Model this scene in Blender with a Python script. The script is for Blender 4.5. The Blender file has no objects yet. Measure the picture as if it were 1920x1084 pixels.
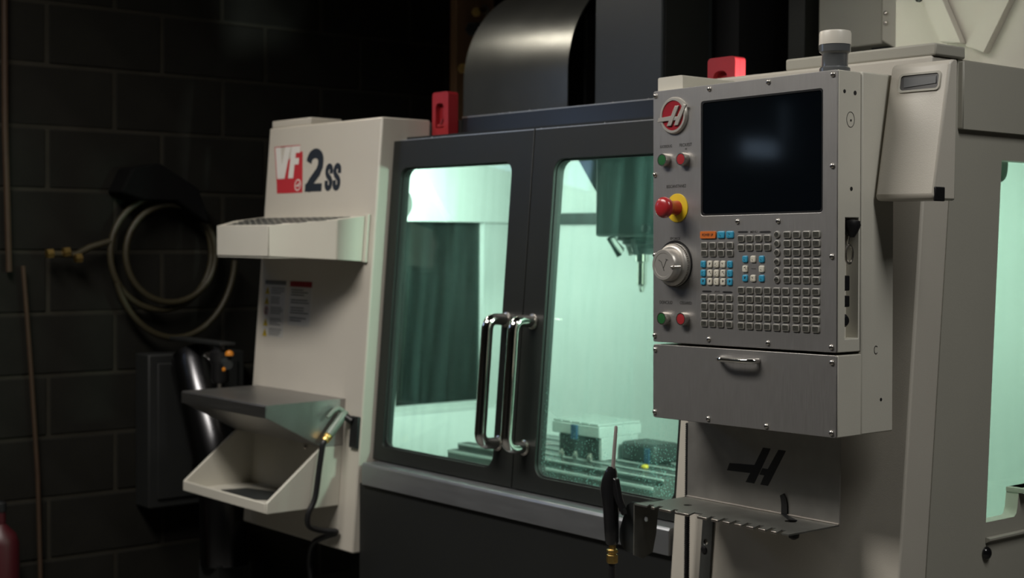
import bpy, bmesh, math, random
from mathutils import Vector, Matrix
from mathutils.geometry import tessellate_polygon
random.seed(7)
PI = math.pi
SC = bpy.context.scene
COL = SC.collection

# ------------------------------------------------------------------ camera
HC = 1.45
FPX = 2760.0
ANG = math.atan(2300 / FPX)
PITCH = math.atan(90 / FPX)
ROLL = math.radians(-0.4)
F0 = Vector((-math.cos(ANG), math.sin(ANG), 0)); R0 = Vector((math.sin(ANG), math.cos(ANG), 0)); U0 = Vector((0, 0, 1))
FW = F0 * math.cos(PITCH) - U0 * math.sin(PITCH)
UU = U0 * math.cos(PITCH) + F0 * math.sin(PITCH)
RT = R0 * math.cos(ROLL) - UU * math.sin(ROLL)
UP = UU * math.cos(ROLL) + R0 * math.sin(ROLL)
cam_d = bpy.data.cameras.new('camera')
cam_d.sensor_width = 36.0
cam_d.lens = FPX / 1920 * 36.0
cam_d.clip_start = 0.05
cam = bpy.data.objects.new('camera', cam_d)
COL.objects.link(cam)
cam.matrix_world = Matrix(((RT.x, UP.x, -FW.x, 1.6559), (RT.y, UP.y, -FW.y, -2.3896), (RT.z, UP.z, -FW.z, HC), (0, 0, 0, 1)))
cam_d.dof.use_dof = True
cam_d.dof.focus_distance = 2.66
cam_d.dof.aperture_fstop = 4.5
SC.camera = cam

# ------------------------------------------------------------------ world, view
w = bpy.data.worlds.new('world'); SC.world = w; w.use_nodes = True
w.node_tree.nodes['Background'].inputs[0].default_value = (0.9, 1.0, 1.1, 1)
w.node_tree.nodes['Background'].inputs[1].default_value = 0.004
SC.view_settings.view_transform = 'Standard'
SC.view_settings.look = 'None'
SC.view_settings.gamma = 1.0
SC.view_settings.use_curve_mapping = False
SC.view_settings.exposure = 0.0

# ------------------------------------------------------------------ room and machine lamps (W)
LAMPS = [  # name, location, size x, size y, power, colour, aim (None = straight down), spread
    ('front', (-1.2, -1.65, 3.0), 1.6, 0.6, 56, (1.0, 0.95, 0.88), None, 150),
    ('side', (-2.78, -.15, 2.85), 1.1, .10, 7, (1.0, 0.90, 0.74), (-1.4, .3, 1.9), 120),
    ('right', (1.6, -0.4, 3.3), 1.4, 0.5, 27, (1.0, 0.99, 0.95), None, 150),
]
def area(name, loc, sx, sy, power, col, aim=None, spread=180):
    d = bpy.data.lights.new(name, 'AREA'); d.shape = 'RECTANGLE'; d.size = sx; d.size_y = sy
    d.energy = power; d.color = col; d.spread = math.radians(spread)
    o = bpy.data.objects.new(name, d); COL.objects.link(o); o.location = loc
    if aim is not None:
        o.rotation_euler = (Vector(aim) - Vector(loc)).to_track_quat('-Z', 'Y').to_euler()
    return o
for n_, l_, a_, b_, p_, c_, t_, s_ in LAMPS:
    area('ceiling_lamp_light_' + n_, l_, a_, b_, p_, c_, t_, s_)
WL_L = (-2.02, 0.20, 1.56)      # work lights inside the enclosure
WL_R = (-0.12, 0.36, 1.62)
area('work_light_near_drawer', (WL_L[0] - .015, WL_L[1] + .03, WL_L[2] - .005), .10, .10, 16, (0.86, 1.0, 0.94), (-2.38, .62, 1.52))
area('work_light_near_pendant', (WL_R[0] - .02, WL_R[1] + .02, WL_R[2] - .03), .12, .10, 28, (0.82, 1.0, 0.90), (-1.9, .20, 1.2))

# ------------------------------------------------------------------ materials
MATS = {}
def nd(nt, t, **kw):
    n = nt.nodes.new(t)
    for k, v in kw.items():
        setattr(n, k, v)
    return n
def mat(name, col, rough=.5, metal=0., noise=0., nscale=8., bump=0., bscale=200., stretch=None, rvar=0., spec=None, coat=0.):
    m = bpy.data.materials.new(name); m.use_nodes = True; nt = m.node_tree
    b = nt.nodes['Principled BSDF']
    b.inputs['Base Color'].default_value = (*col, 1); b.inputs['Roughness'].default_value = rough
    b.inputs['Metallic'].default_value = metal
    if spec is not None: b.inputs['Specular IOR Level'].default_value = spec
    if coat: b.inputs['Coat Weight'].default_value = coat; b.inputs['Coat Roughness'].default_value = .15
    if noise or bump or rvar:
        tc = nd(nt, 'ShaderNodeTexCoord'); mp = nd(nt, 'ShaderNodeMapping')
        nt.links.new(tc.outputs['Object'], mp.inputs[0])
        if stretch: mp.inputs['Scale'].default_value = stretch
    if noise or rvar:
        nz = nd(nt, 'ShaderNodeTexNoise'); nz.inputs['Scale'].default_value = nscale; nz.inputs['Detail'].default_value = 6
        nt.links.new(mp.outputs[0], nz.inputs['Vector'])
    if noise:
        mx = nd(nt, 'ShaderNodeMix', data_type='RGBA'); 
        mx.inputs[6].default_value = (*[c * (1 - noise) for c in col], 1); mx.inputs[7].default_value = (*[min(1, c * (1 + noise)) for c in col], 1)
        nt.links.new(nz.outputs['Fac'], mx.inputs[0]); nt.links.new(mx.outputs[2], b.inputs['Base Color'])
    if rvar:
        mr = nd(nt, 'ShaderNodeMapRange'); mr.inputs[3].default_value = max(.02, rough - rvar); mr.inputs[4].default_value = min(1, rough + rvar)
        nt.links.new(nz.outputs['Fac'], mr.inputs[0]); nt.links.new(mr.outputs[0], b.inputs['Roughness'])
    if bump:
        n2 = nd(nt, 'ShaderNodeTexNoise'); n2.inputs['Scale'].default_value = bscale; n2.inputs['Detail'].default_value = 3
        nt.links.new(mp.outputs[0], n2.inputs['Vector'])
        bp = nd(nt, 'ShaderNodeBump'); bp.inputs['Strength'].default_value = bump; bp.inputs['Distance'].default_value = .002
        nt.links.new(n2.outputs['Fac'], bp.inputs['Height']); nt.links.new(bp.outputs[0], b.inputs['Normal'])
    MATS[name] = m
    return m
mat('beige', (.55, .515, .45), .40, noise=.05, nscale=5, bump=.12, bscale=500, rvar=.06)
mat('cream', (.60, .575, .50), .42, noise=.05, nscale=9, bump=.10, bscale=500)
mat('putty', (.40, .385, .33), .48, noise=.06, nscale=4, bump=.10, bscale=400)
mat('door_grey', (.016, .0175, .016), .45, noise=.12, nscale=6, bump=.10, bscale=500, rvar=.08, spec=.35)
mat('header_grey', (.024, .027, .030), .32, metal=.4, noise=.12, nscale=6, rvar=.06)
mat('skirt_grey', (.009, .010, .0095), .6, noise=.15, nscale=5)
mat('shroud_grey', (.13, .135, .13), .30, metal=.75, noise=.10, nscale=9, bump=.05, bscale=300, rvar=.05)
mat('column_grey', (.032, .037, .040), .42, metal=.3, noise=.10, nscale=7, bump=.08, bscale=400)
mat('steel', (.42, .41, .40), .40, metal=1., noise=.10, nscale=7, bump=.05, bscale=60, stretch=(1, 30, 30), rvar=.07)
mat('panel_steel', (.36, .35, .34), .46, metal=.8, noise=.09, nscale=11, bump=.04, bscale=30, stretch=(40, 1, 2), rvar=.06)
mat('sill_steel', (.30, .31, .325), .38, metal=.75, noise=.12, nscale=9, stretch=(1, 6, 6), rvar=.08)
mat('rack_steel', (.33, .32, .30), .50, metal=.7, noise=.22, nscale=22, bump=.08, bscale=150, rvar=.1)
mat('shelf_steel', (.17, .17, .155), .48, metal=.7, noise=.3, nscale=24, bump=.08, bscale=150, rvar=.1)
mat('worn_lit_edge', (.55, .50, .45), .35, metal=1.)
mat('chrome', (.80, .78, .75), .10, metal=1.)
mat('satin_chrome', (.66, .62, .57), .27, metal=1., rvar=.05, nscale=30)
mat('knob_metal', (.50, .475, .44), .40, metal=.6, noise=.08, nscale=60)
mat('nozzle_steel', (.66, .60, .57), .30, metal=.6)
mat('brass', (.62, .42, .14), .35, metal=1., noise=.2, nscale=60)
mat('black_plastic', (.012, .012, .013), .38)
mat('black_rubber', (.010, .010, .011), .42, noise=.2, nscale=90)
mat('gun_black', (.010, .010, .011), .18, coat=.5)
mat('red_plastic', (.34, .018, .024), .38, noise=.10, nscale=30)
mat('red_button', (.36, .028, .034), .32)
mat('estop_red', (.38, .022, .026), .28, coat=.3)
mat('yellow', (.72, .50, .02), .45, noise=.06, nscale=50)
mat('green_button', (.022, .12, .035), .35)
mat('emblem_red', (.30, .016, .025), .30, noise=.08, nscale=80)
mat('orange_key', (.60, .15, .025), .45)
mat('blue_key', (.035, .30, .48), .42)
mat('white_key', (.62, .59, .50), .45)
mat('grey_key', (.055, .055, .046), .42, noise=.12, nscale=60)
mat('key_rim', (.26, .25, .225), .40)
mat('ink', (.012, .012, .013), .55)
mat('ink_soft', (.022, .021, .020), .6)
mat('emblem_metal', (.52, .49, .44), .42, metal=.6)
mat('decal_red', (.50, .035, .045), .42)
mat('decal_navy', (.022, .028, .038), .42)
mat('decal_white', (.72, .70, .66), .45)
mat('sticker_white', (.50, .49, .46), .5, noise=.05, nscale=40)
mat('sticker_grey', (.12, .12, .115), .6)
mat('sticker_yellow', (.48, .34, .01), .5)
mat('sticker_red', (.24, .015, .02), .5)
mat('screen', (.0025, .004, .006), .07, spec=.5, rvar=.01, nscale=20)
mat('beacon_white', (.72, .68, .60), .35)
mat('beacon_grey', (.10, .105, .11), .22)
mat('liner', (.44, .455, .44), .50, noise=.05, nscale=5)
mat('head_paint', (.022, .040, .038), .36, noise=.12, nscale=7)
mat('iron', (.11, .115, .11), .32, metal=.5, noise=.25, nscale=25, bump=.1, bscale=120, rvar=.1)
mat('vise_steel', (.56, .58, .57), .35, metal=.15, noise=.12, nscale=20)
mat('dark_iron', (.04, .045, .045), .45, metal=.3, noise=.25, nscale=20)
mat('blue_paint', (.02, .07, .16), .4)
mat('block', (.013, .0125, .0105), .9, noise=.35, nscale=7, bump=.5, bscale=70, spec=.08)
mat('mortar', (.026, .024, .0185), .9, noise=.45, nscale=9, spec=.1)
mat('matte_black', (.005, .005, .005), .9, spec=.05)
mat('concrete', (.10, .098, .09), .75, noise=.25, nscale=4, bump=.2, bscale=40)
mat('ceiling_paint', (.10, .10, .10), .9)
mat('wall_paint', (.09, .088, .08), .85, noise=.15, nscale=3)
mat('wood', (.34, .19, .10), .65, noise=.35, nscale=6, stretch=(8, 8, .6))
mat('hose_tan', (.030, .024, .010), .55, noise=.2, nscale=20)
mat('rust', (.035, .017, .006), .7, noise=.3, nscale=30)
mat('dark_box', (.012, .013, .0125), .6, noise=.2, nscale=9)
mat('auger_steel', (.11, .11, .115), .24, metal=1., noise=.12, nscale=8)
mat('lime_grey', (.20, .24, .20), .4, noise=.12, nscale=60)
mat('orange_plastic', (.65, .23, .02), .4)
mat('red_bottle', (.05, .005, .008), .45)
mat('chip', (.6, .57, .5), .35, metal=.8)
mat('gasket', (.012, .014, .013), .6)
mat('white_metal', (.6, .6, .58), .5)

def emis(name, col, s):
    m = bpy.data.materials.new(name); m.use_nodes = True; nt = m.node_tree
    b = nt.nodes['Principled BSDF']; b.inputs['Base Color'].default_value = (*col, 1)
    b.inputs['Emission Color'].default_value = (*col, 1); b.inputs['Emission Strength'].default_value = s
    MATS[name] = m
emis('lens_glow', (.86, 1.0, .93), 9.0)
emis('tube_glow', (1.0, .93, .82), 3.0)
emis('daylight', (.50, .68, .90), 1.6)
emis('daylight_bright', (.42, .58, .92), 3.0)

def glass(name, tint, haze, speck, gloss=.06):
    m = bpy.data.materials.new(name); m.use_nodes = True; nt = m.node_tree; L = nt.links.new
    for n in list(nt.nodes): nt.nodes.remove(n)
    out = nd(nt, 'ShaderNodeOutputMaterial'); tc = nd(nt, 'ShaderNodeTexCoord')
    tr = nd(nt, 'ShaderNodeBsdfTransparent'); tr.inputs[0].default_value = (*[c ** .5 for c in tint], 1)   # two faces per pane
    gl = nd(nt, 'ShaderNodeBsdfGlossy'); gl.inputs['Roughness'].default_value = .03
    fc = nd(nt, 'ShaderNodeLayerWeight'); fc.inputs[0].default_value = .5
    pw = nd(nt, 'ShaderNodeMath', operation='POWER'); L(fc.outputs['Facing'], pw.inputs[0]); pw.inputs[1].default_value = 4.0
    lw = nd(nt, 'ShaderNodeMapRange'); lw.inputs[3].default_value = .035; lw.inputs[4].default_value = .6; L(pw.outputs[0], lw.inputs[0])
    m1 = nd(nt, 'ShaderNodeMixShader'); L(lw.outputs[0], m1.inputs[0]); L(tr.outputs[0], m1.inputs[1]); L(gl.outputs[0], m1.inputs[2])
    # dried coolant: translucent film in streaks + specks
    tl = nd(nt, 'ShaderNodeBsdfTranslucent'); tl.inputs[0].default_value = (.36, .72, .64, 1)
    df = nd(nt, 'ShaderNodeBsdfDiffuse'); df.inputs[0].default_value = (.30, .55, .50, 1)
    ad = nd(nt, 'ShaderNodeMixShader'); ad.inputs[0].default_value = .5; L(tl.outputs[0], ad.inputs[1]); L(df.outputs[0], ad.inputs[2])
    mp = nd(nt, 'ShaderNodeMapping'); mp.inputs['Scale'].default_value = (22, 22, 1.6); L(tc.outputs['Object'], mp.inputs[0])
    nz = nd(nt, 'ShaderNodeTexNoise'); nz.inputs['Scale'].default_value = 1.3; nz.inputs['Detail'].default_value = 4; L(mp.outputs[0], nz.inputs['Vector'])
    r1 = nd(nt, 'ShaderNodeMapRange'); r1.inputs[1].default_value = .45; r1.inputs[2].default_value = .9; r1.inputs[3].default_value = haze * .35; r1.inputs[4].default_value = haze * 2.2
    L(nz.outputs['Fac'], r1.inputs[0])
    vo = nd(nt, 'ShaderNodeTexVoronoi'); vo.inputs['Scale'].default_value = 150; vo.inputs['Randomness'].default_value = 1; L(tc.outputs['Object'], vo.inputs['Vector'])
    n3 = nd(nt, 'ShaderNodeTexNoise'); n3.inputs['Scale'].default_value = 9; n3.inputs['Detail'].default_value = 3; L(tc.outputs['Object'], n3.inputs['Vector'])
    sp = nd(nt, 'ShaderNodeSeparateXYZ'); L(tc.outputs['Generated'], sp.inputs[0])
    g = nd(nt, 'ShaderNodeMapRange'); g.inputs[1].default_value = 0; g.inputs[2].default_value = .45; g.inputs[3].default_value = speck; g.inputs[4].default_value = speck * .12; L(sp.outputs['Z'], g.inputs[0])
    mu = nd(nt, 'ShaderNodeMath', operation='MULTIPLY'); L(g.outputs[0], mu.inputs[0]); L(n3.outputs['Fac'], mu.inputs[1])
    lt = nd(nt, 'ShaderNodeMath', operation='LESS_THAN'); L(vo.outputs['Distance'], lt.inputs[0]); L(mu.outputs[0], lt.inputs[1])
    m8 = nd(nt, 'ShaderNodeMath', operation='MULTIPLY'); L(lt.outputs[0], m8.inputs[0]); m8.inputs[1].default_value = .5
    mxx = nd(nt, 'ShaderNodeMath', operation='MAXIMUM'); L(m8.outputs[0], mxx.inputs[0]); L(r1.outputs[0], mxx.inputs[1])
    m2 = nd(nt, 'ShaderNodeMixShader'); L(mxx.outputs[0], m2.inputs[0]); L(m1.outputs[0], m2.inputs[1]); L(ad.outputs[0], m2.inputs[2])
    L(m2.outputs[0], out.inputs[0]); MATS[name] = m
glass('glass_left', (.62, .83, .73), .045, .10)
glass('glass_right', (.62, .83, .73), .045, .46)
glass('glass_side', (.56, .75, .66), .03, .12)
glass('glass_dark', (.05, .08, .07), .02, .03)

# ------------------------------------------------------------------ mesh tools
class MB:
    def __init__(s): s.v = []; s.f = []; s.m = []; s.slots = []
    def slot(s, m):
        if m not in s.slots: s.slots.append(m)
        return s.slots.index(m)
    def add(s, vs, fs, m):
        k = len(s.v); i = s.slot(m); s.v += [tuple(v) for v in vs]
        for f in fs: s.f.append(tuple(k + a for a in f)); s.m.append(i)
        return s
    def box(s, lo, hi, m):
        x0, y0, z0 = lo; x1, y1, z1 = hi
        vs = [(x0, y0, z0), (x1, y0, z0), (x1, y1, z0), (x0, y1, z0), (x0, y0, z1), (x1, y0, z1), (x1, y1, z1), (x0, y1, z1)]
        return s.add(vs, [(3, 2, 1, 0), (4, 5, 6, 7), (0, 1, 5, 4), (1, 2, 6, 5), (2, 3, 7, 6), (3, 0, 4, 7)], m)
    def prism(s, loops, fr, d0, d1, m):
        """extrude 2D loops (first = outline, others = holes) in frame fr=(o,ux,uy,n) from depth d0 to d1 along n"""
        o, ux, uy, n = [Vector(a) for a in fr]
        allp = [p for l in loops for p in l]; N = len(allp)
        tris = tessellate_polygon([[Vector((p[0], p[1], 0)) for p in l] for l in loops])
        vs = [o + ux * p[0] + uy * p[1] + n * d0 for p in allp] + [o + ux * p[0] + uy * p[1] + n * d1 for p in allp]
        fs = [tuple(t) for t in tris] + [tuple(N + a for a in reversed(t)) for t in tris]
        k = 0
        for l in loops:
            c = len(l)
            for i in range(c):
                a, b = k + i, k + (i + 1) % c
                fs.append((a, b, N + b, N + a))
            k += c
        return s.add(vs, fs, m)
    def lathe(s, prof, o, ax, m, seg=32):
        """prof = [(r, h)...] about axis ax from point o"""
        o = Vector(o); ax = Vector(ax).normalized(); t = Vector((0, 0, 1)) if abs(ax.z) < .9 else Vector((1, 0, 0))
        a = ax.cross(t).normalized(); b = ax.cross(a)
        vs = []; fs = []
        for r, h in prof:
            for i in range(seg):
                q = 2 * PI * i / seg
                vs.append(o + ax * h + (a * math.cos(q) + b * math.sin(q)) * r)
        for j in range(len(prof) - 1):
            for i in range(seg):
                i2 = (i + 1) % seg
                fs.append((j * seg + i, j * seg + i2, (j + 1) * seg + i2, (j + 1) * seg + i))
        fs.append(tuple(range(seg))); fs.append(tuple(reversed([(len(prof) - 1) * seg + i for i in range(seg)])))
        return s.add(vs, fs, m)
    def tube(s, path, r, m, seg=12, fillet=0, fs_=6):
        P = [Vector(p) for p in path]
        if fillet:
            Q = [P[0]]
            for i in range(1, len(P) - 1):
                a = (P[i - 1] - P[i]); b = (P[i + 1] - P[i]); d = min(fillet, a.length * .49, b.length * .49)
                a = P[i] + a.normalized() * d; b = P[i] + b.normalized() * d
                for k in range(fs_ + 1):
                    t = k / fs_; Q.append(a * (1 - t) ** 2 + P[i] * 2 * t * (1 - t) + b * t * t)
            P = Q + [P[-1]]
        rr = r if isinstance(r, (list, tuple)) else [r] * len(P)
        vs = []; fs = []; prev = None
        for i, p in enumerate(P):
            d = (P[min(i + 1, len(P) - 1)] - P[max(i - 1, 0)]).normalized()
            if prev is None:
                t = Vector((0, 0, 1)) if abs(d.z) < .9 else Vector((1, 0, 0)); a = d.cross(t).normalized()
            else:
                a = (prev - d * prev.dot(d)).normalized()
            prev = a; b = d.cross(a)
            for k in range(seg):
                q = 2 * PI * k / seg; vs.append(p + (a * math.cos(q) + b * math.sin(q)) * rr[i])
        for j in range(len(P) - 1):
            for k in range(seg):
                k2 = (k + 1) % seg; fs.append((j * seg + k, j * seg + k2, (j + 1) * seg + k2, (j + 1) * seg + k))
        fs.append(tuple(reversed(range(seg)))); fs.append(tuple((len(P) - 1) * seg + k for k in range(seg)))
        return s.add(vs, fs, m)
    def mesh(s, name, smooth=40):
        me = bpy.data.meshes.new(name); me.from_pydata(s.v, [], s.f)
        for x in s.slots: me.materials.append(MATS[x])
        me.polygons.foreach_set('material_index', s.m)
        bm = bmesh.new(); bm.from_mesh(me); bmesh.ops.recalc_face_normals(bm, faces=bm.faces); bm.to_mesh(me); bm.free()
        if smooth:
            me.polygons.foreach_set('use_smooth', [True] * len(me.polygons)); me.set_sharp_from_angle(angle=math.radians(smooth))
        me.update(); return me
    def build(s, name, parent=None, bevel=0, smooth=40, local=False, loc=None):
        if parent is not None and not local:
            off = Vector((0, 0, 0)); p = parent
            while p is not None: off += p.location; p = p.parent
            s.v = [(v[0] - off.x, v[1] - off.y, v[2] - off.z) for v in s.v]
        o = bpy.data.objects.new(name, s.mesh(name, smooth)); COL.objects.link(o)
        if parent is not None: o.parent = parent
        if loc: o.location = loc
        if bevel:
            b = o.modifiers.new('bevel', 'BEVEL'); b.width = bevel; b.segments = 2; b.limit_method = 'ANGLE'; b.angle_limit = math.radians(35); b.harden_normals = False
        return o
def inst(name, me, parent, loc, rot=(0, 0, 0)):
    o = bpy.data.objects.new(name, me); COL.objects.link(o); o.parent = parent; o.location = loc; o.rotation_euler = rot
    return o
def tag(o, label, cat, group=None, kind=None):
    if label: o['label'] = label
    if cat: o['category'] = cat
    if group: o['group'] = group
    if kind: o['kind'] = kind
    return o
def thing(name, loc, label, cat, group=None):
    o = bpy.data.objects.new(name, None); COL.objects.link(o); o.location = loc; o.empty_display_size = .05
    return tag(o, label, cat, group)
def structure(o): o['kind'] = 'structure'; return o
def rrect(x0, y0, x1, y1, r, n=5, radii=None):
    R = radii or (r, r, r, r); P = []
    for (cx, cy, a0), q in zip(((x1, y0, -90), (x1, y1, 0), (x0, y1, 90), (x0, y0, 180)), R):
        sx = -1 if cx == x1 else 1; sy = -1 if cy == y1 else 1
        for k in range(n + 1):
            a = math.radians(a0 + 90 * k / n); P.append((cx + sx * q + q * math.cos(a), cy + sy * q + q * math.sin(a)))
    return P
def rect(x0, y0, x1, y1): return [(x0, y0), (x1, y0), (x1, y1), (x0, y1)]
def circle(cx, cy, r, n=32, ry=None):
    return [(cx + r * math.cos(2 * PI * i / n), cy + (ry or r) * math.sin(2 * PI * i / n)) for i in range(n)]
def text_mb(mb, body, fr, cx, cy, h, wd, m, d0=0., d1=.0004, bold=0., shear=0.):
    """flat lettering, fitted into width wd and height h centred on (cx, cy) in frame fr"""
    cu = bpy.data.curves.new('t', 'FONT'); cu.body = body; cu.size = 1; cu.offset = bold; cu.shear = shear; cu.resolution_u = 3; cu.fill_mode = 'FRONT'
    ob = bpy.data.objects.new('t', cu); COL.objects.link(ob); dg = bpy.context.evaluated_depsgraph_get()
    me = ob.evaluated_get(dg).to_mesh(); V = [v.co.copy() for v in me.vertices]; Fc = [tuple(p.vertices) for p in me.polygons]
    ob.evaluated_get(dg).to_mesh_clear(); bpy.data.objects.remove(ob); bpy.data.curves.remove(cu)
    if not V: return
    x0 = min(v.x for v in V); x1 = max(v.x for v in V); y0 = min(v.y for v in V); y1 = max(v.y for v in V)
    o, ux, uy, n = [Vector(a) for a in fr]
    vs = [o + ux * (cx + (v.x - (x0 + x1) / 2) / (x1 - x0) * wd) + uy * (cy + (v.y - (y0 + y1) / 2) / (y1 - y0) * h) + n * d1 for v in V]
    mb.add(vs, Fc, m)

# leaning front of the machine: y = T*(z-HC)
T = 0.077
TL = math.sqrt(1 + T * T)
def YF(z, y0=0.): return y0 + T * (z - HC)
def front(y0=0.): return (Vector((0, y0, HC)), Vector((1, 0, 0)), Vector((0, T, 1)) / TL, Vector((0, -1, T)) / TL)
def S(z): return (z - HC) * TL
XZ = lambda y: ((0, y, 0), (1, 0, 0), (0, 0, 1), (0, -1, 0))       # facing -y
YZ = lambda x: ((x, 0, 0), (0, 1, 0), (0, 0, 1), (1, 0, 0))        # facing +x
XY = lambda z: ((0, 0, z), (1, 0, 0), (0, 1, 0), (0, 0, 1))        # facing up

# ------------------------------------------------------------------ the room
XW = -2.95
structure(MB().box((-3.2, -6.0, -.1), (6.0, 4.2, 0), 'concrete').build('floor'))
structure(MB().box((-3.2, -6.0, 4.2), (6.0, 4.2, 4.3), 'ceiling_paint').build('ceiling'))
structure(MB().box((-3.2, 4.0, 0), (6.0, 4.2, 4.2), 'wall_paint').build('wall_back'))
structure(MB().box((-3.2, -6.2, 0), (6.0, -6.0, 4.2), 'wall_paint').build('wall_front'))
structure(MB().box((6.0, -6.0, 0), (6.2, 4.2, 4.2), 'wall_paint').build('wall_right'))
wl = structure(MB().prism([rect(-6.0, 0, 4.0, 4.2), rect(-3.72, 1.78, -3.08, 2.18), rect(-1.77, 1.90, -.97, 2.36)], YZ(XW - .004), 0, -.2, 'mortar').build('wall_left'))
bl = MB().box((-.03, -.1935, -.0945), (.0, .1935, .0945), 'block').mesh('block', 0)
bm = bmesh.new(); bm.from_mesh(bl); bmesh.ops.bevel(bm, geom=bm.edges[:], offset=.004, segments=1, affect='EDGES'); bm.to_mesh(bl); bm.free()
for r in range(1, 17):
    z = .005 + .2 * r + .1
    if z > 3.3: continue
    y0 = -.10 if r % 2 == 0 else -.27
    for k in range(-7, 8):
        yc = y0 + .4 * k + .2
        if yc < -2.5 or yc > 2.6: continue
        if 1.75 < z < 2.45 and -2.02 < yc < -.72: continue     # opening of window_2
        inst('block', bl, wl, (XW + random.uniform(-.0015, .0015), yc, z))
w1 = structure(MB().prism([rect(-3.74, 1.76, -3.06, 2.20), rect(-3.59, 1.858, -3.30, 1.936), rect(-3.64, 1.95, -3.575, 2.13)], YZ(XW - .05), 0, .045, 'wall_paint').build('window_1'))
for a, b, c0, c1 in ((-3.59, -3.30, 1.858, 1.936), (-3.64, -3.575, 1.95, 2.13)):
    MB().box((XW - .06, a, c0), (XW - .05, b, c1), 'daylight').build('window_pane', w1)
w2 = structure(MB().prism([rect(-1.80, 1.87, -.94, 2.39), rect(-1.73, 1.94, -1.39, 2.32), rect(-1.35, 1.94, -1.01, 2.32)], YZ(XW - .05), 0, .045, 'wall_paint').build('window_2'))
for a, b in ((-1.73, -1.39), (-1.35, -1.01)):
    MB().box((XW - .06, a, 1.94), (XW - .05, b, 2.32), 'daylight_bright').build('window_pane', w2)
# ceiling lamps (real fixtures above and in front of the machine, out of the picture)
for n_, l_, a_, b_, p_, c_, t_, s_ in [q for q in LAMPS if q[0] != 'side']:
    cl = thing('ceiling_lamp', (l_[0], l_[1], l_[2] + .02), 'ceiling fluorescent lamp hanging above the %s of the machine' % ('front' if n_ == 'front' else 'right side'), 'lamp', 'ceiling lamps over the machine')
    MB().prism([[(-.2, .10), (.2, .10), (.17, .0), (.155, .0), (.155, .02), (-.155, .02), (-.155, .0), (-.17, .0)]], ((l_[0] - .7, l_[1], l_[2] + .03), (0, 1, 0), (0, 0, 1), (1, 0, 0)), 0, 1.4, 'white_metal').build('reflector', cl)
    for sy in (-.08, .08):
        MB().tube([(l_[0] - .66, l_[1] + sy, l_[2] + .045), (l_[0] + .66, l_[1] + sy, l_[2] + .045)], .014, 'tube_glow').build('lamp_tube', cl)
    for sx in (-.5, .5):
        MB().tube([(l_[0] + sx, l_[1], l_[2] + .12), (l_[0] + sx, l_[1], 4.2)], .004, 'white_metal', 6).build('hanger', cl)

wlmp = thing('wall_lamp', (XW, -.15, 2.85), 'hooded strip lamp high on the block wall left of the machine', 'lamp')
MB().prism([[(XW, 2.80), (XW, 2.92), (-2.72, 2.93), (-2.72, 2.915), (-2.82, 2.905), (-2.82, 2.80)]], ((0, 0, 0), (1, 0, 0), (0, 0, 1), (0, 1, 0)), -.72, .42, 'dark_iron').build('lamp_hood', wlmp)
MB().tube([(-2.79, -.69, 2.86), (-2.79, .39, 2.86)], .013, 'tube_glow', 12).build('lamp_tube', wlmp)
# ------------------------------------------------------------------ the machine
M = thing('machining_center', (-1.2, .6, 0), 'large beige and dark grey enclosed milling machine with two glazed front doors', 'machine')
# left front cabinet
cab = MB().prism([[(YF(.556), .556), (YF(1.803), 1.803), (.20, 1.803), (.20, 1.737), (YF(1.737, .095), 1.737), (YF(.556, .095), .556)]], YZ(0), -2.456, -1.83, 'beige').build('left_cabinet', M, .005)
MB().prism([rect(-2.455, .035, -2.225, .15)], XY(1.803), 0, .023, 'beige').build('lid', M, .004)
# right front cabinet
rc = MB().prism([[(YF(.12), .12), (YF(1.81), 1.81), (YF(1.81, .088), 1.81), (YF(.12, .088), .12)]], YZ(0), -.593, 0, 'beige').build('right_cabinet', M, .005)
rl = MB().prism([rect(-.36, .032, .006, .132)], XY(1.81), 0, .024, 'putty').build('lid', M, .004)
# side sheet with window opening
e0 = lambda z: T * (z - HC) + .089
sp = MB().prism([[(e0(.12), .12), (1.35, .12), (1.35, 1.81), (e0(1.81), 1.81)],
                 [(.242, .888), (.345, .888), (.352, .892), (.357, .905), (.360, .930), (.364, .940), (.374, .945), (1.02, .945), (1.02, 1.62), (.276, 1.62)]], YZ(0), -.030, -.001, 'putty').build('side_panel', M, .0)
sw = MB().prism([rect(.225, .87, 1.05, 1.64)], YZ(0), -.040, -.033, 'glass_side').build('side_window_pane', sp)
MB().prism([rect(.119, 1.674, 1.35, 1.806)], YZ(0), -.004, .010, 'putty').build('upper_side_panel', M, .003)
MB().prism([[(0, .846), (.009, .852), (.009, .856), (0, .858)]], ((0, 0, 0), (1, 0, 0), (0, 0, 1), (0, 1, 0)), .241, 1.35, 'putty').build('drip_ledge', sp)
MB().lathe([(.0135, 0), (.0135, .003), (.011, .007), (.006, .0095), (.001, .010)], (0, .242, .826), (1, 0, 0), 'gun_black', 20).build('bolt', sp)
MB().box((-.03, .36, .936), (.02, .9, .945), 'putty').build('window_grip_ledge', sp)
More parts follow.
